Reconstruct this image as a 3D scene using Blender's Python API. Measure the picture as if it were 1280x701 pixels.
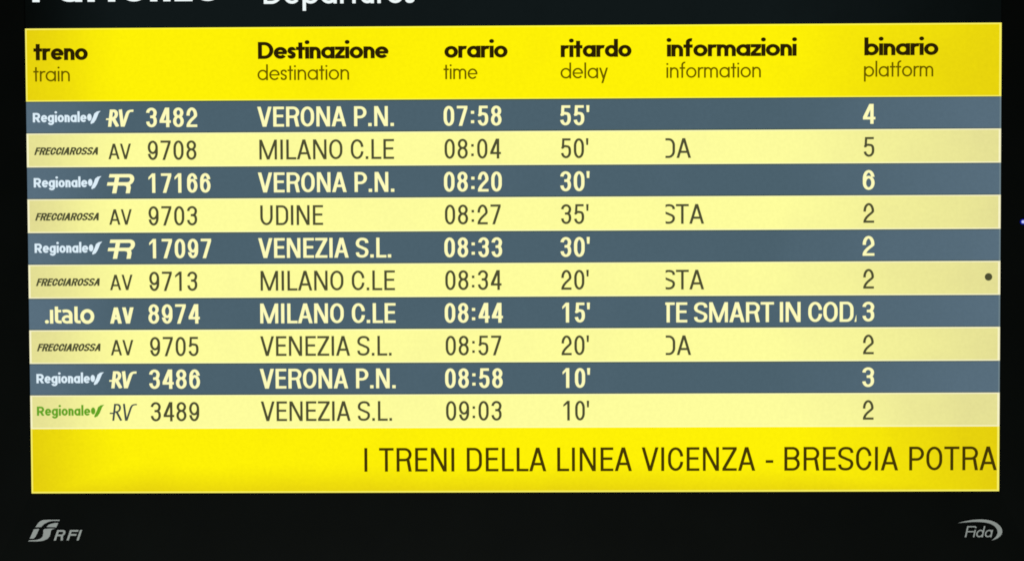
import bpy, math
from math import pi, sin, cos, radians

for o in list(bpy.data.objects):
    bpy.data.objects.remove(o, do_unlink=True)
scene = bpy.context.scene
COL = scene.collection

# ---------------------------------------------------------------- scale
# The board is laid out in "panel units": u runs right, v runs down, (0,0) is
# the top left corner of the yellow heading band, 1215 units = a 1.02 m panel.
S = 1.02 / 1215.0
UC, V_BASE = 607.5, 770.0            # board centre line, bottom of the casing
UL, UR, VT, VB = 0.0, 1215.0, -101.0, 582.3     # lit area of the panel

def P(u, v, n=0.0):
    """panel units -> metres in the board's own space (n grows away from viewer)"""
    return ((u - UC) * S, n * S, (V_BASE - v) * S)

# ---------------------------------------------------------------- camera
cam_d = bpy.data.cameras.new('camera')
cam = bpy.data.objects.new('camera', cam_d)
COL.objects.link(cam)
scene.camera = cam
cam_d.sensor_width = 36.0
cam_d.lens = 1750.0 / 1280.0 * 36.0
cam_d.clip_start, cam_d.clip_end = 0.01, 200.0
from mathutils import Matrix, Vector
ROT = (0.028074370, 0.011447126, -0.004382956)
TR = Vector((0.49147, -26.65922, 1750.034))
Rm = Matrix.Rotation(ROT[0], 3, 'X') @ Matrix.Rotation(ROT[1], 3, 'Y') @ Matrix.Rotation(ROT[2], 3, 'Z')
cc = -(Rm.transposed() @ TR)                      # camera centre in panel units
def to_world(d): return Vector((d[0], d[2], -d[1]))
ax, ay, az = to_world(Rm[0]), -to_world(Rm[1]), -to_world(Rm[2])
pos = Vector(P(cc[0] + UC, cc[1] + 290.0, cc[2]))
cam.matrix_world = Matrix(((ax[0], ay[0], az[0], pos[0]), (ax[1], ay[1], az[1], pos[1]),
                           (ax[2], ay[2], az[2], pos[2]), (0, 0, 0, 1)))

# ---------------------------------------------------------------- world, lamp, exposure
world = bpy.data.worlds.new('World')
scene.world = world
world.use_nodes = True
wb = world.node_tree.nodes['Background']
wb.inputs['Color'].default_value = (0.75, 0.9, 1.0, 1)
wb.inputs['Strength'].default_value = 0.004
ld = bpy.data.lights.new('fill_lamp', 'AREA')  # unseen fill light, added low in front to lift the frame and prints
ld.shape = 'RECTANGLE'; ld.size = 2.4; ld.size_y = 0.8
ld.energy = 95.0
ld.color = (0.95, 1.0, 0.96)
lamp = bpy.data.objects.new('fill_lamp', ld)
COL.objects.link(lamp)
lamp.location = (-0.3, -2.4, -1.7)
lamp.rotation_euler = (Vector((0, 0, 0.2)) - Vector(lamp.location)).to_track_quat('-Z', 'Y').to_euler()
scene.view_settings.view_transform = 'Standard'
scene.view_settings.look = 'None'
scene.view_settings.exposure = 0.0
scene.view_settings.gamma = 1.0
scene.cycles.pixel_filter_type = 'BLACKMAN_HARRIS'
scene.cycles.filter_width = 1.75
scene.cycles.use_denoising = False
scene.cycles.max_bounces = 6

# ---------------------------------------------------------------- materials
def lin(c):
    return tuple((x / 255 / 12.92) if x / 255 <= 0.04045 else ((x / 255 + 0.055) / 1.055) ** 2.4 for x in c)

def lit(name, centre, edge=None, mura=0.03, side=None):
    """A colour shown by the LCD: emission of the panel. Uneven backlight and
    viewing-angle shift are painted into the colour, from centre to edge tone."""
    m = bpy.data.materials.new(name); m.use_nodes = True
    nt = m.node_tree; nt.nodes.clear(); N = nt.nodes.new; L = nt.links.new
    out = N('ShaderNodeOutputMaterial'); em = N('ShaderNodeEmission')
    L(em.outputs[0], out.inputs['Surface'])
    if edge is None:
        em.inputs['Color'].default_value = (*lin(centre), 1)
        return m
    tc = N('ShaderNodeTexCoord'); sp = N('ShaderNodeSeparateXYZ')
    L(tc.outputs['Object'], sp.inputs[0])
    def math_(op, a, b=None):
        n = N('ShaderNodeMath'); n.operation = op
        for i, q in enumerate((a, b)):
            if q is None: continue
            if isinstance(q, (int, float)): n.inputs[i].default_value = q
            else: L(q, n.inputs[i])
        return n.outputs[0]
    def ramp(src, a, b):
        n = N('ShaderNodeMapRange'); n.interpolation_type = 'SMOOTHSTEP'
        L(src, n.inputs['Value'])
        n.inputs['From Min'].default_value = a; n.inputs['From Max'].default_value = b
        n.inputs['To Min'].default_value = 0; n.inputs['To Max'].default_value = 1
        return n.outputs['Result']
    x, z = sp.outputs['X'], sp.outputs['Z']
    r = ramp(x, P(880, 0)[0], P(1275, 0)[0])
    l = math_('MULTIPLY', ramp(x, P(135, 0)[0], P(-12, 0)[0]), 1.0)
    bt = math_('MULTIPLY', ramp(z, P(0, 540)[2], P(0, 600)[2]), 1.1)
    e = math_('MAXIMUM', math_('MAXIMUM', r, l), bt)  # painted falloff: how far the emission colour moves to the edge tone
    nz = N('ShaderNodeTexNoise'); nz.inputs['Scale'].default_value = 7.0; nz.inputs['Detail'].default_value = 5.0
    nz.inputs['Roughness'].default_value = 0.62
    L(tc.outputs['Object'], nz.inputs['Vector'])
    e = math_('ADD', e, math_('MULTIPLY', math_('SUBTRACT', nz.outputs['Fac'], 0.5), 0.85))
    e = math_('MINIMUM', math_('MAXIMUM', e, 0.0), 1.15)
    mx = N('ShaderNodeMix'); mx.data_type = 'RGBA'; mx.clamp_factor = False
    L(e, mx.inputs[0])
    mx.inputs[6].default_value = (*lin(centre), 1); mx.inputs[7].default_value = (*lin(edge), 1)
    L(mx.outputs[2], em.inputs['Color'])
    fn = N('ShaderNodeTexNoise'); fn.inputs['Scale'].default_value = 260.0; fn.inputs['Detail'].default_value = 3.0
    L(tc.outputs['Object'], fn.inputs['Vector'])
    st = math_('ADD', math_('MULTIPLY', math_('SUBTRACT', fn.outputs['Fac'], 0.5), mura * 2), 1.0)
    L(st, em.inputs['Strength'])
    return m

def plastic(name, base, rough=0.4, spec=0.3, var=0.3, scale=14.0, metallic=0.0):
    m = bpy.data.materials.new(name); m.use_nodes = True
    nt = m.node_tree; N = nt.nodes.new; L = nt.links.new
    b = nt.nodes['Principled BSDF']
    tc = N('ShaderNodeTexCoord'); nz = N('ShaderNodeTexNoise')
    nz.inputs['Scale'].default_value = scale; nz.inputs['Detail'].default_value = 6
    L(tc.outputs['Object'], nz.inputs['Vector'])
    mx = N('ShaderNodeMix'); mx.data_type = 'RGBA'
    L(nz.outputs['Fac'], mx.inputs[0])
    mx.inputs[6].default_value = (*[c * (1 - var) for c in base], 1)
    mx.inputs[7].default_value = (*[c * (1 + var) for c in base], 1)
    L(mx.outputs[2], b.inputs['Base Color'])
    b.inputs['Roughness'].default_value = rough
    b.inputs['Specular IOR Level'].default_value = spec
    b.inputs['Metallic'].default_value = metallic
    return m

M = dict(
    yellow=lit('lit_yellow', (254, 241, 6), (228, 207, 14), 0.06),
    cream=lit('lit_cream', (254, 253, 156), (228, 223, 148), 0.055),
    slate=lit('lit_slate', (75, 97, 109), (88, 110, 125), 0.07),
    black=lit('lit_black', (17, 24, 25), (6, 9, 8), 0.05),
    cream_text=lit('lit_cream_text', (255, 252, 186)),
    dark_text=lit('lit_dark_text', (76, 77, 50)),
    head_text=lit('lit_head_text', (40, 30, 4)),
    sub_text=lit('lit_sub_text', (104, 90, 0)),
    tick_text=lit('lit_tick_text', (66, 54, 6)),
    white_text=lit('lit_white_text', (240, 250, 250)),
    white_logo=lit('lit_white_logo', (222, 240, 250)),
    green_logo=lit('lit_green_logo', (98, 164, 36)),
    slate_logo=lit('lit_slate_logo', (66, 78, 76)),
    halo_dark=lit('lit_halo_dark', (60, 78, 80), (74, 92, 100), 0.05),  # dark edge halo, painted along the slate bands
    led=lit('lit_led', (190, 200, 255)),
    bezel=plastic('black_bezel', (0.0026, 0.0034, 0.0028), 0.5, 0.03),
    casing=plastic('dark_casing', (0.012, 0.012, 0.013), 0.5, 0.4),
    print_=plastic('grey_print', (0.37, 0.39, 0.375), 0.6, 0.2, 0.12, 60),
    led_halo=lit('lit_led_halo', (16, 26, 150)),  # blue halo around the light, painted as a glowing ring
    halo_cream=lit('lit_halo_cream', (255, 255, 182), (248, 244, 200)),  # bright edge halos, painted as paler lines on the bands
    halo_yellow=lit('lit_halo_yellow', (255, 248, 60), (250, 240, 104)),  # the same painted glow for the yellow bands
    halo_slate=lit('lit_halo_slate', (112, 132, 140)),  # pale halo painted at the right end of slate bands
)

# ---------------------------------------------------------------- mesh helpers
def link(name, verts, faces, mat, parent, label=None):
    me = bpy.data.meshes.new(name)
    me.from_pydata(verts, [], faces); me.update()
    me.materials.append(mat)
    o = bpy.data.objects.new(name, me); COL.objects.link(o)
    o.parent = parent
    if label: o['label'] = label
    return o

def polys_obj(name, polys, mat, parent, n=-0.3, label=None):
    """flat pieces shown on (or printed on) one surface; polys are in panel units"""
    vs, fs = [], []
    for k, p in enumerate(polys):
        a = sum(p[i][0] * p[(i + 1) % len(p)][1] - p[(i + 1) % len(p)][0] * p[i][1] for i in range(len(p)))
        q = p if a < 0 else p[::-1]                 # face the viewer
        fs.append(list(range(len(vs), len(vs) + len(q))))
        vs += [P(x, y, n - 0.0006 * k) for x, y in q]
    return link(name, vs, fs, mat, parent, label)

def sheet(name, u0, v0, u1, v1, mat, parent, n=0.0, label=None):
    return polys_obj(name, [[(u0, v0), (u1, v0), (u1, v1), (u0, v1)]], mat, parent, n, label)

def halo_lines(o, strips, mat):
    """paint bright or dark edge halos as thin lines on a shown band; strips are (u0, v0, u1, v1)"""
    me = o.data
    me.materials.append(mat)
    mi = len(me.materials) - 1
    vs = [tuple(v.co) for v in me.vertices]
    fs = [tuple(p.vertices) for p in me.polygons]
    ms = [p.material_index for p in me.polygons]
    for a, b, c, d in strips:
        k = len(vs)
        n = -.1 - .02 * len(fs)
        vs += [P(a, d, n), P(c, d, n), P(c, b, n), P(a, b, n)]
        fs.append((k, k + 1, k + 2, k + 3)); ms.append(mi)
    me.clear_geometry(); me.from_pydata(vs, [], fs)
    for p, i in zip(me.polygons, ms): p.material_index = i
    me.update()

def clip(poly, ax_, lim, keep_greater):
    out = []
    for i in range(len(poly)):
        a, b = poly[i], poly[(i + 1) % len(poly)]
        ia = (a[ax_] >= lim) == keep_greater or a[ax_] == lim
        ib = (b[ax_] >= lim) == keep_greater or b[ax_] == lim
        if ia: out.append(a)
        if ia != ib:
            t = (lim - a[ax_]) / (b[ax_] - a[ax_])
            out.append((a[0] + (b[0] - a[0]) * t, a[1] + (b[1] - a[1]) * t))
    return out if len(out) >= 3 else None

# ---------------------------------------------------------------- lettering
# Glyphs are drawn as strokes of an elliptical pen (w wide, h high), y up, in
# units where the cap height (capitals) or x-height (small letters) is 1.
def arc(cx, cy, rx, ry, a0, a1, n=14):
    return [(cx + rx * cos(radians(a0 + (a1 - a0) * i / n)), cy + ry * sin(radians(a0 + (a1 - a0) * i / n))) for i in range(n + 1)]

def bez(p0, p1, p2, p3, n=10):
    r = []
    for i in range(n + 1):
        t = i / n; s = 1 - t
        r.append(tuple(s**3 * p0[k] + 3 * s * s * t * p1[k] + 3 * s * t * t * p2[k] + t**3 * p3[k] for k in (0, 1)))
    return r

def stroke(pts, w, h=None, closed=False):
    h = h or w
    k = w / h
    q = []
    for p in pts:
        p = (p[0], p[1] * k)
        if not q or math.hypot(p[0] - q[-1][0], p[1] - q[-1][1]) > 1e-5: q.append(p)
    if closed and math.hypot(q[0][0] - q[-1][0], q[0][1] - q[-1][1]) < 1e-5: q.pop()
    n = len(q); Lp, Rp = [], []
    for i in range(n):
        ds = []
        for a, b in ((i - 1, i), (i, i + 1)):
            if not closed and (a < 0 or b >= n): continue
            A, B = q[a % n], q[b % n]
            d = (B[0] - A[0], B[1] - A[1]); l = math.hypot(*d)
            ds.append((d[0] / l, d[1] / l))
        if len(ds) == 1: ds = ds * 2
        nx, ny = -(ds[0][1] + ds[1][1]), ds[0][0] + ds[1][0]
        l = math.hypot(nx, ny) or 1
        nx, ny = nx / l, ny / l
        c = max(0.5, nx * -ds[0][1] + ny * ds[0][0])
        m = w / 2 / c
        Lp.append((q[i][0] + nx * m, (q[i][1] + ny * m) / k))
        Rp.append((q[i][0] - nx * m, (q[i][1] - ny * m) / k))
    return [[Lp[i], Lp[(i + 1) % n], Rp[(i + 1) % n], Rp[i]] for i in range(n if closed else n - 1)]

def box(x0, y0, x1, y1): return [[(x0, y0), (x1, y0), (x1, y1), (x0, y1)]]
def slant(x0, x1, wd, y0=0.0, y1=1.0):
    return [[(x0 - wd / 2, y0), (x0 + wd / 2, y0), (x1 + wd / 2, y1), (x1 - wd / 2, y1)]]
def disc(cx, cy, rx, ry, n=16): return [[(cx + rx * cos(2 * pi * i / n), cy + ry * sin(2 * pi * i / n)) for i in range(n)]]

def s_path(L, R, B, T, ry, t=0.0):
    c = (L + R) / 2; m = (B + T) / 2
    up = T - m
    return (bez((R, T - up * 0.46), (R, T - up * 0.1), (c + (R - c) * .62, T), (c, T)) +
            bez((c, T), (L + (c - L) * .38, T), (L, T - up * .22), (L, T - up * .52))[1:] +
            bez((L, T - up * .52), (L, m + up * .12), (c - (c - L) * .25, m + up * .10), (c, m))[1:] +
            bez((c, m), (c + (R - c) * .25, m - up * .10), (R, m - up * .12), (R, B + up * .52))[1:] +
            bez((R, B + up * .52), (R, B + up * .22), (c + (R - c) * .62, B), (c, B))[1:] +
            bez((c, B), (c - (c - L) * .62, B), (L, B + up * .1), (L, B + up * .46))[1:])

CAPW = dict(A=.62, B=.55, C=.55, D=.55, E=.46, F=.45, I=None, L=.43, M=.76, N=.58, O=.57, P=.53, R=.56, S=.54, T=.54, U=.56, V=.61, Z=.52)
for d in '0123456789': CAPW[d] = .50
CAPW['1'] = .33
SIDE = dict(A=(.01, .01), V=(.01, .01), T=(.02, .02), Z=(.035, .035), C=(.05, .035), O=(.05, .05), S=(.04, .04),
            D=(.085, .05), P=(.085, .03), R=(.085, .04), L=(.085, .015), E=(.085, .04), B=(.085, .045))

def cap_glyph(ch, w, h, k):
    """returns (polys, left bearing, ink width, right bearing)"""
    dig = ch.isdigit()
    if ch == ' ': return [], 0, .27 * k, 0
    if ch == '.': return box(0, 0, w * 1.05, h * 1.25), .07 * k, w * 1.05, .07 * k
    if ch == ':': return box(0, .13, w, .13 + h * 1.15) + box(0, .60, w, .60 + h * 1.15), .10 * k, w, .10 * k
    if ch == "'": return [[(0, 1), (w * .95, 1), (w * .85, .66), (w * .12, .66)]], .03 * k, w, .03 * k
    if ch == '-': return box(0, .33, .30 * k, .33 + h * 1.05), .06 * k, .30 * k, .06 * k
    lb, rb = SIDE.get(ch, (.085, .085))
    if dig: lb, rb = (.065, .065)
    if ch == '1': lb, rb = (.09, .21)
    W = w if ch == 'I' else CAPW[ch] * k
    lb *= k; rb *= k
    a, b = w / 2, h / 2
    L, R, B, T, c = a, W - a, b, 1 - b, W / 2
    rx = (R - L) / 2; ry = min(.36, rx * 1.7)
    wd = w * 1.06
    ring = (arc(c, T - ry, rx, ry, 0, 180) + arc(c, B + ry, rx, ry, 180, 360))
    g = []
    if ch in 'O0': g = stroke(ring, w, h, True)
    elif ch == 'I': g = box(0, 0, w, 1)
    elif ch == 'A':
        bar = .25
        g = slant(wd / 2, c - w * .04, wd) + slant(W - wd / 2, c + w * .04, wd)
        g += box(W * .5 * bar + w * .6, bar, W - W * .5 * bar - w * .6, bar + h)
    elif ch == 'V': g = slant(c - w * .04, wd / 2, wd) + slant(c + w * .04, W - wd / 2, wd)
    elif ch == 'E': g = box(0, 0, w, 1) + box(w, 0, W, h) + box(w, 1 - h, W, 1) + box(w, .47, W * .93, .47 + h)
    elif ch == 'F': g = box(0, 0, w, 1) + box(w, 1 - h, W, 1) + box(w, .45, W * .93, .45 + h)
    elif ch == 'L': g = box(0, 0, w, 1) + box(w, 0, W, h)
    elif ch == 'T': g = box(c - a, 0, c + a, 1 - h) + box(0, 1 - h, W, 1)
    elif ch == 'N': g = box(0, 0, w * .95, 1) + box(W - w * .95, 0, W, 1) + slant(W - wd * .56, wd * .56, wd * 1.08)
    elif ch == 'M':
        g = box(0, 0, w * .95, 1) + box(W - w * .95, 0, W, 1)
        g += slant(c, wd * .5, wd * .96) + slant(c, W - wd * .5, wd * .96)
    elif ch == 'Z': g = box(0, 0, W, h) + box(0, 1 - h, W, 1) + slant(wd * .6, W - wd * .6, wd * 1.15, h, 1 - h)
    elif ch == 'U': g = stroke([(L, 1)] + arc(c, B + ry, rx, ry, 180, 360) + [(R, 1)], w, h)
    elif ch == 'D':
        r = min(.30, (R - L) * .75)
        g = box(0, 0, w, 1) + stroke([(w * .9, T)] + arc(R - r * .85, T - r, r * .85, r, 90, 0) + arc(R - r * .85, B + r, r * .85, r, 0, -90) + [(w * .9, B)], w, h)
    elif ch in 'PRB':
        m = .46 if ch == 'P' else .49
        if ch == 'B': m = .52
        r = (T - m) / 2
        g = box(0, 0, w, 1)
        Rr = R - (.02 if ch == 'B' else 0)
        bowl = [(w * .9, T)] + arc(Rr - r, T - r, r, r, 90, -90) + [(w * .9, m)]
        g += stroke(bowl, w, h)
        if ch == 'R': g += slant(W - wd * .5, W - wd * 1.15, wd, 0, m)
        if ch == 'B':
            r2 = (m - B) / 2
            g += stroke([(w * .9, m)] + arc(R - r2, B + r2, r2, r2, 90, -90) + [(w * .9, B)], w, h)
    elif ch == 'C':
        g = stroke(arc(c, T - ry, rx, ry, 4, 180) + arc(c, B + ry, rx, ry, 180, 356), w, h)
    elif ch == 'S': g = stroke(s_path(L, R, B, T, ry), w, h)
    elif ch == '1': g = box(W - w, 0, W, 1) + [[(0, .80), (0, .80 - h * 1.0), (W - w, .87 - h * .3), (W - w, 1)]]
    elif ch == '2':
        g = stroke(arc(c, T - ry, rx, ry, 184, 0) + bez((R, T - ry), (R, .50), (L + .06, .36), (L, h * .7))[1:], w, h)
        g += box(0, 0, W, h)
    elif ch == '3':
        m = .53
        r1, r2 = (T - m) / 2, (m - B) / 2
        g = stroke(arc(c, T - r1, rx, r1, 178, 0) + bez((R - .01, T - r1), (R - .01, m + .03), (c + rx * .5, m), (c - rx * .35, m))[1:], w, h)
        g += stroke([(c - rx * .35, m)] + bez((c, m), (c + rx * .7, m), (R, m - .05), (R, B + r2)) + arc(c, B + r2, rx, r2, 0, -178)[1:], w, h)
    elif ch == '4':
        x = W * .76
        g = box(x - a, 0, x + a, 1) + box(0, .22, W * 1.05, .22 + h)
        g += [[(0, .22 + h * .4), (w * .3, .22), (w * 1.25, .22 + h), (x, .90), (x - a, 1), (x - a * 1.6, 1), (0, .22 + h)]]
    elif ch == '5':
        g = box(.07, 1 - h, W * .95, 1)
        g += [[(.07, 1), (.07 + w * .9, 1), (.05 + w * .9, .50), (.04, .46)]]
        r = .30
        g += stroke([(L, .50)] + bez((L, .50), (L + .04, .62), (c, .62), (c + .02, .62 - b * .4)) + bez((c + .02, .62 - b * .4), (R - .03, .61), (R, .50), (R, .34))[1:] + arc(c, B + r * .85, rx, r * .85, 0, -170)[1:], w, h)
    elif ch in '69':
        r = .29
        low = arc(c, B + r, rx, r, 0, 360, 28)
        hi = [(L, B + r)] + [(L, T - ry)] + arc(c, T - ry, rx, ry, 180, 12)
        g = stroke(low, w, h, True) + stroke(hi, w, h)
        if ch == '9': g = [[(W - x, 1 - y) for x, y in p] for p in g]
    elif ch == '7': g = box(0, 1 - h, W, 1) + [[(.09, 0), (.09 + wd, 0), (W, 1 - h), (W - wd, 1 - h)]]
    elif ch == '8':
        m = .54
        r1, r2 = (T - m) / 2, (m - B) / 2
        g = stroke(arc(c, T - r1, rx * .92, r1, 0, 360, 28), w, h, True) + stroke(arc(c, B + r2, rx, r2, 0, 360, 28), w, h, True)
    return g, lb, W, rb

def low_glyph(ch, w, h, k):
    """geometric small letters (x-height 1, ascender 1.52)"""
    a, b = w / 2, h / 2
    ASC, DES = 1.50, -.45
    D = 1.02 * k
    L, R, B, T = a, D - a, b, 1 - b
    c = D / 2; rx = (R - L) / 2; ry = (T - B) / 2
    ring = arc(c, .5, rx, ry, 0, 360, 28)
    s = .11 * k; r_ = .06 * k
    if ch == ' ': return [], 0, .30 * k, 0
    if ch == 'o': return stroke(ring, w, h, True), r_, D, r_
    if ch in 'adbpqg':
        g = stroke(ring, w, h, True)
        x0 = D - w if ch in 'adqg' else 0
        top = ASC if ch in 'db' else 1.0
        bot = DES if ch in 'pq' else 0
        if ch == 'g':
            g += box(x0, 0, D, 1)
            g += stroke([(D - a, .05)] + arc(c, .0, rx, .40 - b, 0, -165), w, h)
        else: g += box(x0, bot, x0 + w, top)
        return g, (r_ if ch in 'adqg' else s), D, (s if ch in 'adqg' else r_)
    if ch == 'e':
        return stroke(arc(c, .5, rx, ry, 0, 322, 26), w, h) + box(w * .6, .5 - h * .42, D - w * .12, .5 + h * .42), r_, D, r_ * .8
    if ch in 'nmu':
        W = .84 * k
        def arch(x0, x1):
            rr = (x1 - x0) / 2
            ryy = min(.5, rr * 1.05)
            return stroke(arc((x0 + x1) / 2, T - ryy, rr, ryy, 180, 0) + [(x1, 0)], w, h)
        if ch == 'n': return box(0, 0, w, 1) + arch(a, W - a), s, W, s
        if ch == 'u': return [[(W - x, 1 - y) for x, y in p] for p in box(0, 0, w, 1) + arch(a, W - a)], s, W, s
        W = 1.36 * k; m = W / 2
        return box(0, 0, w, 1) + arch(a, m) + arch(m, W - a), s, W, s
    if ch == 'r':
        W = w + .33 * k
        return box(0, 0, w, 1) + stroke(arc(a + .34 * k, .60, .34 * k, .40 - b, 180, 68), w, h), s, W, r_ * .3
    if ch == 't':
        W = w + .36 * k
        m = W / 2
        return box(m - a, 0, m + a, 1.36) + box(0, 1 - h, W, 1), r_ * .4, W, r_ * .4
    if ch == 'f':
        W = w + .40 * k; m = .17 * k + a
        return stroke([(m, 0), (m, 1.2)] + arc(m + .24 * k, 1.2, .24 * k, .32 - b, 180, 75), w, h) + box(0, 1 - h, m + a + .20 * k, 1), r_ * .4, W, r_ * .2
    if ch == 's':
        W = .62 * k
        return stroke(s_path(a, W - a, B, T, .3), w, h), r_, W, r_
    if ch == 'i': return box(0, 0, w, 1) + disc(a, 1.22 + h * .55, w * .60, h * .62), s, w, s
    if ch == 'l': return box(0, 0, w, ASC), s, w, s
    if ch == 'z':
        W = .74 * k
        return box(0, 0, W, h) + box(0, 1 - h, W, 1) + slant(w * .62, W - w * .62, w * 1.2, h, 1 - h), r_, W, r_
    if ch == 'y':
        W = .86 * k
        m = W * .5
        return slant(m, w * .55, w * 1.1) + slant(m - (W - w - m) * .5 + w * .05, W - w * .55, w * 1.1, DES, 1), 0, W, 0
    if ch in 'DPR':
        H_ = 1.42
        if ch == 'D':
            W = 1.16 * k
            g = box(0, 0, w, H_) + stroke([(w * .8, H_ - b), (W * .42, H_ - b)] + arc(W * .42, H_ / 2, W * .58 - a, H_ / 2 - b, 90, -90, 20) + [(w * .8, b)], w, h)
        else:
            W = .92 * k
            r = .40 - b * .5
            g = box(0, 0, w, H_) + stroke([(w * .8, H_ - b), (W - a - r, H_ - b)] + arc(W - a - r, H_ - b - r, r, r, 90, -90) + [(w * .8, H_ - b - 2 * r)], w, h)
            if ch == 'R': g += slant(W - w * .45, W * .52, w * 1.15, 0, H_ - b - 2 * r)
        return g, s, W, r_
    raise KeyError(ch)

def text_polys(txt, u0, u1, base, size, w, h, glyph=cap_glyph, shear=0.0, cl=None, tr=1.0):
    """set txt on baseline v=base so that its ink runs from u0 to u1"""
    w, h = w / size, h / size
    def lay(k):
        x, out = 0.0, []
        first = None; last = 0
        for i, ch in enumerate(txt):
            g, lb, W, rb = glyph(ch, w, h, k)
            lb, rb = lb * tr, rb * tr
            if first is None: first = lb
            x += lb
            out += [[(px + x - first, py) for px, py in p] for p in g]
            last = x + W - first
            x += W + rb
        return out, last
    target = (u1 - u0) / size
    lo, hi = .3, 2.5
    for _ in range(40):
        mid = (lo + hi) / 2
        if lay(mid)[1] < target: lo = mid
        else: hi = mid
    res = []
    for p in lay(lo)[0]:
        q = [(u0 + (x + shear * y) * size, base - y * size) for x, y in p]
        if cl:
            if cl[0] is not None: q = clip(q, 0, cl[0], True)
            if q and cl[1] is not None: q = clip(q, 0, cl[1], False)
        if q: res.append(q)
    return res

# ---------------------------------------------------------------- the board
board = bpy.data.objects.new('departure_board', None)
board.empty_display_size = 0.2
COL.objects.link(board)
board['label'] = 'black framed electronic departure board with yellow and slate bands listing ten trains'
board['category'] = 'departure board'

# casing behind the panel
def box_obj(name, u0, v0, n0, u1, v1, n1, mat, parent, bevel=0.0, label=None):
    vs = [P(u, v, n) for n in (n0, n1) for v in (v0, v1) for u in (u0, u1)]
    fs = [(0, 2, 3, 1), (4, 5, 7, 6), (0, 1, 5, 4), (2, 6, 7, 3), (0, 4, 6, 2), (1, 3, 7, 5)]
    o = link(name, vs, fs, mat, parent, label)
    if bevel:
        b = o.modifiers.new('edge', 'BEVEL'); b.width = bevel; b.segments = 3
    return o
box_obj('casing', -92, -200, 6.0, 1307, V_BASE, 150, M['casing'], board, 0.008)

# front frame: one mesh, an outer bevelled rim and a shallow chamfer down to the panel
def frame_obj():
    rings = [(-96, -204, 1311, 774, 12.0), (-96, -204, 1311, 774, 0.0), (-90, -198, 1305, 768, -4.0),
             (UL - 1.2, VT - 1.2, UR + 1.2, VB + 1.2, -2.2), (UL, VT, UR, VB, -1.2), (UL, VT, UR, VB, 3.0)]
    vs, fs = [], []
    for u0, v0, u1, v1, n in rings:
        vs += [P(u0, v0, n), P(u1, v0, n), P(u1, v1, n), P(u0, v1, n)]
    for r in range(len(rings) - 1):
        for i in range(4):
            j = (i + 1) % 4
            fs.append((r * 4 + i, r * 4 + j, r * 4 + 4 + j, r * 4 + 4 + i)[::-1])
    return link('front_frame', vs, fs, M['bezel'], board)
frame_obj()

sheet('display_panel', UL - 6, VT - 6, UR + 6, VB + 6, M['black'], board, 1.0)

# title, the top of which lies above the picture
polys_obj('title_text', text_polys('Partenze', 9.5, 244.5, -32.9, 23.0, 9.0, 7.4, low_glyph), M['white_text'], board, 0.4,
          'bold white word Partenze')
polys_obj('title_text', text_polys('Departures', 299.0, 487.5, -28.9, 19.6, 4.2, 3.7, low_glyph), M['white_text'], board, 0.4,
          'thin white word Departures')

# heading band
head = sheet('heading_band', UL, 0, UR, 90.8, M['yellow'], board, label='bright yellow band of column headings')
halo_lines(head, [(UL, 0, UR, 1.8), (UL, 89.4, UR, 90.8), (UL, 0, UL + 1.8, 90.8), (UR - 2.6, 0, UR, 90.8)], M['halo_yellow'])
HEADS = [('treno', 10.1, 78.3, 'train', 9.5, 55.4), ('Destinazione', 291.2, 454.5, 'destination', 290.4, 404.9),
         ('orario', 523.9, 602.7, 'time', 522.7, 565.1), ('ritardo', 668.7, 756.8, 'delay', 668.4, 727.5),
         ('informazioni', 800.7, 961.6, 'information', 800.1, 917.3), ('binario', 1045.4, 1137.1, 'platform', 1045.0, 1130.8)]
for it, a, b, en, c, d in HEADS:
    polys_obj('column_heading', text_polys(it, a, b, 39.5, 14.9, 5.2, 4.2, low_glyph, tr=.1), M['head_text'], head, label='bold black heading ' + it)
    polys_obj('translated_heading', text_polys(en, c, d, 65.9, 13.2, 2.25, 2.05, low_glyph, tr=.75), M['sub_text'], head, label='thin brown heading ' + en)

# ---- small logos drawn from strokes and outlines, in panel units
def regionale(base, x0=8.2):
    g = text_polys('R', x0, x0 + 9.2, base, 8.2, 2.8, 2.4, low_glyph)
    g += text_polys('egionale', x0 + 10.2, x0 + 67.6, base, 9.0, 2.75, 2.3, low_glyph, tr=.55)
    o = lambda x, y: (x0 + 68.3 + x, base - y)
    g += [[o(2.8 + 2.8 * cos(t), 6.0 + (4.3 if sin(t) > 0 else 4.6) * sin(t)) for t in [2 * pi * i / 16 for i in range(16)]]]
    g += [[o(*p) for p in [(5.0, -2.4), (4.0, -1.6), (4.6, 0.6), (7.6, 6.6), (9.0, 10.6), (12.2, 13.0), (17.0, 13.8),
                           (14.4, 11.0), (13.0, 7.6), (11.0, 3.0), (8.4, -0.8)]]]
    return g

def rv(base, bold, x0=99.6):
    w = 4.1 if bold else 2.6
    y = lambda v: base + .4 - v
    sl = .12
    q = lambda pts, ww=w, hh=None, closed=False: [[(x0 + px + sl * py, y(py)) for px, py in p] for p in (clip(c, 1, 0, True) for c in stroke(pts, ww, hh or ww * .8, closed)) if p]
    H = 21.4; b = w * .4
    g = q([(4.9, 0), (4.9, H)])
    g += q([(4.9, H - b), (7.6, H - b)] + arc(7.8, H - b - 4.6, 3.9, 4.6, 90, -90) + [(4.9, H - b - 9.2)])
    g += q([(7.8, H - b - 9), (15.0, 0)], w, w)
    g += q([(-.6, 9.4), (5, 9.4)], 2.6 if bold else 2.2)
    g += q([(16.0, H), (21.0, 0)], w)
    g += q([(21.6, 0), (24.6, 13)] + bez((24.6, 13), (25.9, H - 2), (26.5, H - b), (32.6, H - b))[1:], w, w * .66)
    return g

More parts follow.
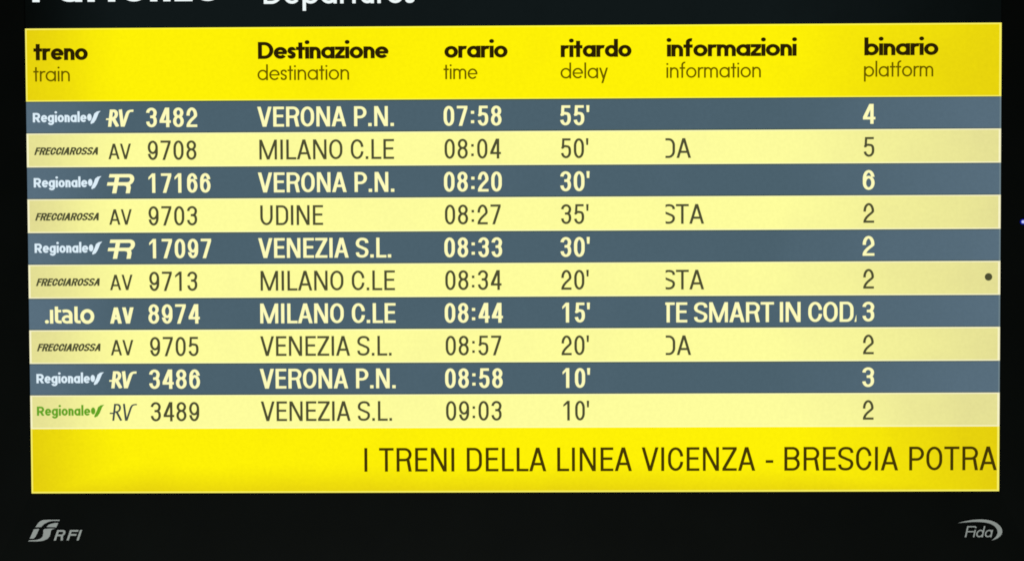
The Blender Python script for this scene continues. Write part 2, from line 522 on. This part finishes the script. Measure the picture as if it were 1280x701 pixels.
def rr(base, x0=100.6):
    y = lambda v: base + .2 - v
    sl = .22
    q = lambda pts, ww=5.0, hh=None: [[(x0 + px + sl * py, y(py)) for px, py in p] for p in stroke(pts, ww, hh or 4.2)]
    H = 24.0
    g = q([(-2.2, H - 2.1), (22, H - 2.1)] + arc(22.4, 16.8, 5.2, 5.1, 90, -90, 16) + [(-2.6, 11.7)])
    g += q([(8.6, 0), (8.2, H - 3)], 5.4)
    g += q([(19.6, 11.6), (23.6, 10.6), (25.4, 7.0), (25.6, 0)], 5.2)
    return g

def freccia(base, x0=9.0):
    return text_polys('FRECCIAROSSA', x0, x0 + 80.0, base, 9.5, 2.4, 1.8, cap_glyph, .32, tr=.2)

def italo(base, x0=20.0):
    q = lambda pts, ww=4.1, hh=None, c=False: [[(x0 + px, base - py) for px, py in p] for p in stroke(pts, ww, hh or ww * .9, c)]
    g = [[(x0 + px, base - py) for px, py in p] for p in disc(2.4, 2.2, 2.5, 2.3)]
    g += q([(8.4, 0), (8.4, 17.2)])
    g += q([(14.6, 21.2), (14.6, 5)] + bez((14.6, 5), (14.6, 2.2), (16.5, 1.8), (21, 1.9))[1:])
    g += q([(14.6, 15.6), (20.5, 15.6)], 4.4, 3.0)
    g += q([(22.4, 15.2)] + bez((22.4, 15.2), (27, 16.6), (32.6, 16.0), (32.6, 10.5))[1:] + [(32.6, 0)], 4.2, 3.6)
    g += q(arc(28.0, 5.2, 5.0, 3.7, 40, 330, 20) + [(32.4, 3.0)], 3.6, 3.2)
    g += q(arc(28.0, 5.2, 5.0, 3.7, 30, 90, 6) + [(32.4, 9.3)], 3.6, 3.0)
    g += q([(39.2, 21.2), (39.2, 5)] + bez((39.2, 5), (39.2, 2.2), (41, 1.8), (45, 1.9))[1:])
    g += q(arc(53.4, 8.7, 6.6, 7.2, 0, 360, 28), 4.4, 4.2, True)
    return g

# ---- ten rows, each a band with its own cells
ROWS = [('reg', 'RV', '3482', 'VERONA P.N.', '07:58', "55'", '', '4'),
        ('fre', 'AV', '9708', 'MILANO C.LE', '08:04', "50'", 'DA', '5'),
        ('reg', 'RR', '17166', 'VERONA P.N.', '08:20', "30'", '', '6'),
        ('fre', 'AV', '9703', 'UDINE', '08:27', "35'", 'STA', '2'),
        ('reg', 'RR', '17097', 'VENEZIA S.L.', '08:33', "30'", '', '2'),
        ('fre', 'AV', '9713', 'MILANO C.LE', '08:34', "20'", 'STA', '2'),
        ('ita', 'AV', '8974', 'MILANO C.LE', '08:44', "15'", 'TE SMART IN CODA', '3'),
        ('fre', 'AV', '9705', 'VENEZIA S.L.', '08:57', "20'", 'DA', '2'),
        ('reg', 'RV', '3486', 'VERONA P.N.', '08:58', "10'", '', '3'),
        ('reg', 'RV', '3489', 'VENEZIA S.L.', '09:03', "10'", '', '2')]
DEST_BOLD = {'VERONA P.N.': (289.7, 460.4), 'VENEZIA S.L.': (289.3, 455.9), 'MILANO C.LE': (291.0, 460.9)}
DEST_LIGHT = {'MILANO C.LE': (291.8, 460.4), 'VENEZIA S.L.': (290.6, 455.6), 'UDINE': (292.2, 371.0)}
for k, (logo, cat, num, dest, tim, dly, info, plat) in enumerate(ROWS):
    dark = k % 2 == 0
    v0 = 90.8 + 82.05 * (k // 2) + (0 if dark else 39.8)
    v1 = v0 + (39.8 if dark else 42.25)
    base = 123.6 + 40.92 * k
    w, h = (4.05, 3.15) if dark else (3.2, 2.8)
    tr = .72 if dark else .85
    ink = M['cream_text'] if dark else M['dark_text']
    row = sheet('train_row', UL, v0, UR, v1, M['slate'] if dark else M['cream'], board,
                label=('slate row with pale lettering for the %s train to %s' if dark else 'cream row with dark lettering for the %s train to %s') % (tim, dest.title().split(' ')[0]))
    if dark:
        halo_lines(row, [(UL, v0, UR, v0 + 1.4), (UL, v1 - 1.4, UR, v1)], M['halo_dark'])
        halo_lines(row, [(UR - 1.8, v0, UR, v1)], M['halo_slate'])
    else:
        halo_lines(row, [(UL, v0, UR, v0 + 1.5), (UL, v1 - 1.5, UR, v1), (UL, v0, UL + 2.4, v1), (UR - 2.8, v0, UR, v1)], M['halo_cream'])
    if logo == 'reg':
        polys_obj('operator_logo', regionale(base - 7.0 - (.6 if k else 0)), M['white_logo'] if dark else M['green_logo'], row,
                  label='small white operator wordmark with leaf swoosh' if dark else 'small green operator wordmark with leaf swoosh')
    elif logo == 'fre':
        polys_obj('operator_logo', freccia(base - 7.1 + .3 * (k / 9), 9.2), M['dark_text'], row, label='small slanted dark operator wordmark')
    else:
        polys_obj('operator_logo', italo(base - .8), M['cream_text'], row, label='rounded pale operator wordmark with leading dot')
    if cat == 'RV': cg = rv(base - 1.4, dark)
    elif cat == 'RR': cg = rr(base + .0)
    elif dark: cg = text_polys('AV', 102.1, 131.8, base - .5, 20.2, 4.3, 3.2)
    else: cg = text_polys('AV', 102.5, 131.0, base - 1.4, 19.4, 2.7, 2.3)
    polys_obj('train_category', cg, (M['slate_logo'] if (cat == 'RV' and not dark) else ink), row)
    n0, n1 = (152.4, 230.2) if len(num) == 5 else ((150.4, 214.4) if dark else (151.9, 213.1))
    if num == '9713': n1 = 212.4
    polys_obj('train_number', text_polys(num, n0, n1, base - .1, 24.3, w, h), ink, row)
    a, b = (DEST_BOLD if dark else DEST_LIGHT)[dest]
    polys_obj('destination', text_polys(dest, a, b, base, 24.8, w, h, tr=tr), ink, row)
    a, b = (522.5, 594.7) if dark else (523.4, 593.2)
    polys_obj('departure_time', text_polys(tim, a, b, base + .2, 24.8, w, h), ink, row)
    a, b = (667.7, 704.4) if dark else (668.5, 703.0)
    if dly[0] == '1': a += 2.0
    polys_obj('delay', text_polys(dly, a, b, base + .3, 24.8, w, h), ink, row)
    if info == 'DA': polys_obj('information', text_polys(info, 794.6, 830.6, base + .6, 24.6, w, h, cl=(798.7, None)), ink, row)
    if info == 'STA': polys_obj('information', text_polys(info, 794.4, 846.8, base + .6, 24.6, w, h, tr=.6, cl=(798.7, None)), ink, row)
    if len(info) > 5:
        ip = []
        for wd_, a, b in (('TE', 793.8, 825.7), ('SMART', 834.2, 933.8), ('IN', 941.1, 966.9), ('COD', 976.5, 1032.8), ('A', 1034.0, 1052.0)):
            ip += text_polys(wd_, a, b, base + .7, 25.0, w, h, tr=.6, cl=(798.3, 1036.4))
        polys_obj('information', ip, ink, row)
    a, b = (1044.0, 1058.6) if dark else (1044.8, 1058.2)
    polys_obj('platform_number', text_polys(plat, a, b, base + .4, 24.6, w, h), ink, row)
    if k == 5:
        polys_obj('round_dot', [[(x, 314.6 * 2 - y) for x, y in disc(1200.4, 314.6, 4.7, 4.7, 24)[0]]], M['dark_text'], row)

# ticker band
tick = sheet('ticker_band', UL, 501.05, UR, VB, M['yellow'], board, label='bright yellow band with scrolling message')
halo_lines(tick, [(UL, VB - 2, UR, VB), (UL, 501.05, UL + 2, VB), (UR - 2.6, 501.05, UR, VB)], M['halo_yellow'])
WORDS = [('I', 420.4, 424.2), ('TRENI', 438.9, 533.5), ('DELLA', 549.1, 649.0), ('LINEA', 662.6, 756.3), ('VICENZA', 768.4, 910.6),
         ('-', 923.6, 933.1), ('BRESCIA', 946.9, 1089.0), ('POTRA', 1102.7, 1211.9)]
tp = []
for wd_, a, b in WORDS: tp += text_polys(wd_, a, b, 555.9, 29.8, 3.8, 3.3)
polys_obj('ticker_text', tp, M['tick_text'], tick)

# ---------------------------------------------------------------- marks printed on the frame
def trace(pts, ox, oy, scale, ou, ov, ku=1.0, kv=1.0):
    return [(ou + x / scale * ku, ov + y / scale * kv) for x, y in pts]
FR = -3.2 - 0.6
def rfi_logo():
    f = lambda pts: trace(pts, 0, 0, 9.873, -20.6, 596.3, 1.0167, 1.012)
    g = [f([(255, 272), (282, 232), (308, 203), (345, 185), (400, 181), (556, 181), (549, 196), (470, 195), (420, 204), (362, 234), (322, 272)]),
         f([(392, 270), (415, 245), (450, 230), (492, 221), (537, 219), (512, 274)]),
         f([(183, 414), (236, 297), (302, 292), (278, 345), (258, 384), (232, 413)]),
         f([(505, 289), (470, 296), (446, 312), (438, 360), (424, 392), (396, 420), (345, 440), (280, 447), (162, 447), (178, 434), (260, 430), (312, 416), (342, 388), (352, 345), (350, 315), (362, 296), (420, 289)])]
    for ch, a, b in (('R', 28.6, 42.2), ('F', 44.8, 57.6), ('I', 57.4, 60.1)):
        g += text_polys(ch, a, b - 2.0 if ch != 'I' else b, 641.0, 13.2, 2.7, 2.2, cap_glyph, .35)
    return g
polys_obj('printed_logo', rfi_logo(), M['print_'], board, -4.3, label='grey printed initials with a slanted ribbon emblem')

def fida_logo():
    f = lambda pts: trace(pts, 0, 0, 8.655, 1136.5, 588.6)
    outer = bez((225, 284), (420, 225), (620, 225), (690, 330), 12) + bez((690, 330), (730, 400), (680, 450), (588, 474), 10)[1:]
    inner = bez((588, 474), (650, 430), (670, 390), (640, 340), 10) + bez((640, 340), (590, 262), (430, 262), (225, 284), 12)[1:]
    g = []
    n = min(len(outer), len(inner))
    inn = inner[::-1]
    for i in range(n - 1): g.append(f([outer[i], outer[i + 1], inn[i + 1], inn[i]]))
    base = 588.6 + 438 / 8.655
    X = lambda x: 1136.5 + x / 8.655
    g += text_polys('F', X(300), X(300) + 10.6, base, 14.0, 1.8, 1.5, cap_glyph, .22)
    g += text_polys('i', X(388), X(388) + 1.7, base, 9.4, 1.7, 1.5, low_glyph, .22)
    g += text_polys('d', X(415), X(415) + 9.2, base, 9.4, 1.75, 1.5, low_glyph, .22)
    g += text_polys('a', X(508), X(508) + 9.2, base, 9.4, 1.75, 1.5, low_glyph, .22)
    return g
polys_obj('printed_logo', fida_logo(), M['print_'], board, -4.3, label='small grey printed wordmark under a curved swoosh')

# small blue status light in the right side of the frame
def led():
    halo_v, halo_f, seg = [], [], 20
    u, v = 1241.4, 246.4
    for r, n in ((3.4, -3.4), (3.4, -5.0), (2.3, -5.0), (2.0, -4.6)):
        halo_v += [P(u + r * cos(2 * pi * i / seg), v + r * sin(2 * pi * i / seg), n) for i in range(seg)]
    for k in range(3):
        for i in range(seg):
            j = (i + 1) % seg
            halo_f.append((k * seg + i, k * seg + j, (k + 1) * seg + j, (k + 1) * seg + i))
    rim = link('status_light_halo', halo_v, halo_f, M['led_halo'], board)  # not a real rim: ring that carries the painted blue halo
    vs = [P(u, v, -5.6)]
    fs = []
    for r, n in ((1.0, -5.4), (2.05, -4.4)):
        vs += [P(u + r * cos(2 * pi * i / 12), v + r * sin(2 * pi * i / 12), n) for i in range(12)]
    for i in range(12):
        j = (i + 1) % 12
        fs.append((0, 1 + i, 1 + j)); fs.append((1 + i, 13 + i, 13 + j, 1 + j))
    link('lens', vs, fs, M['led'], rim)
led()
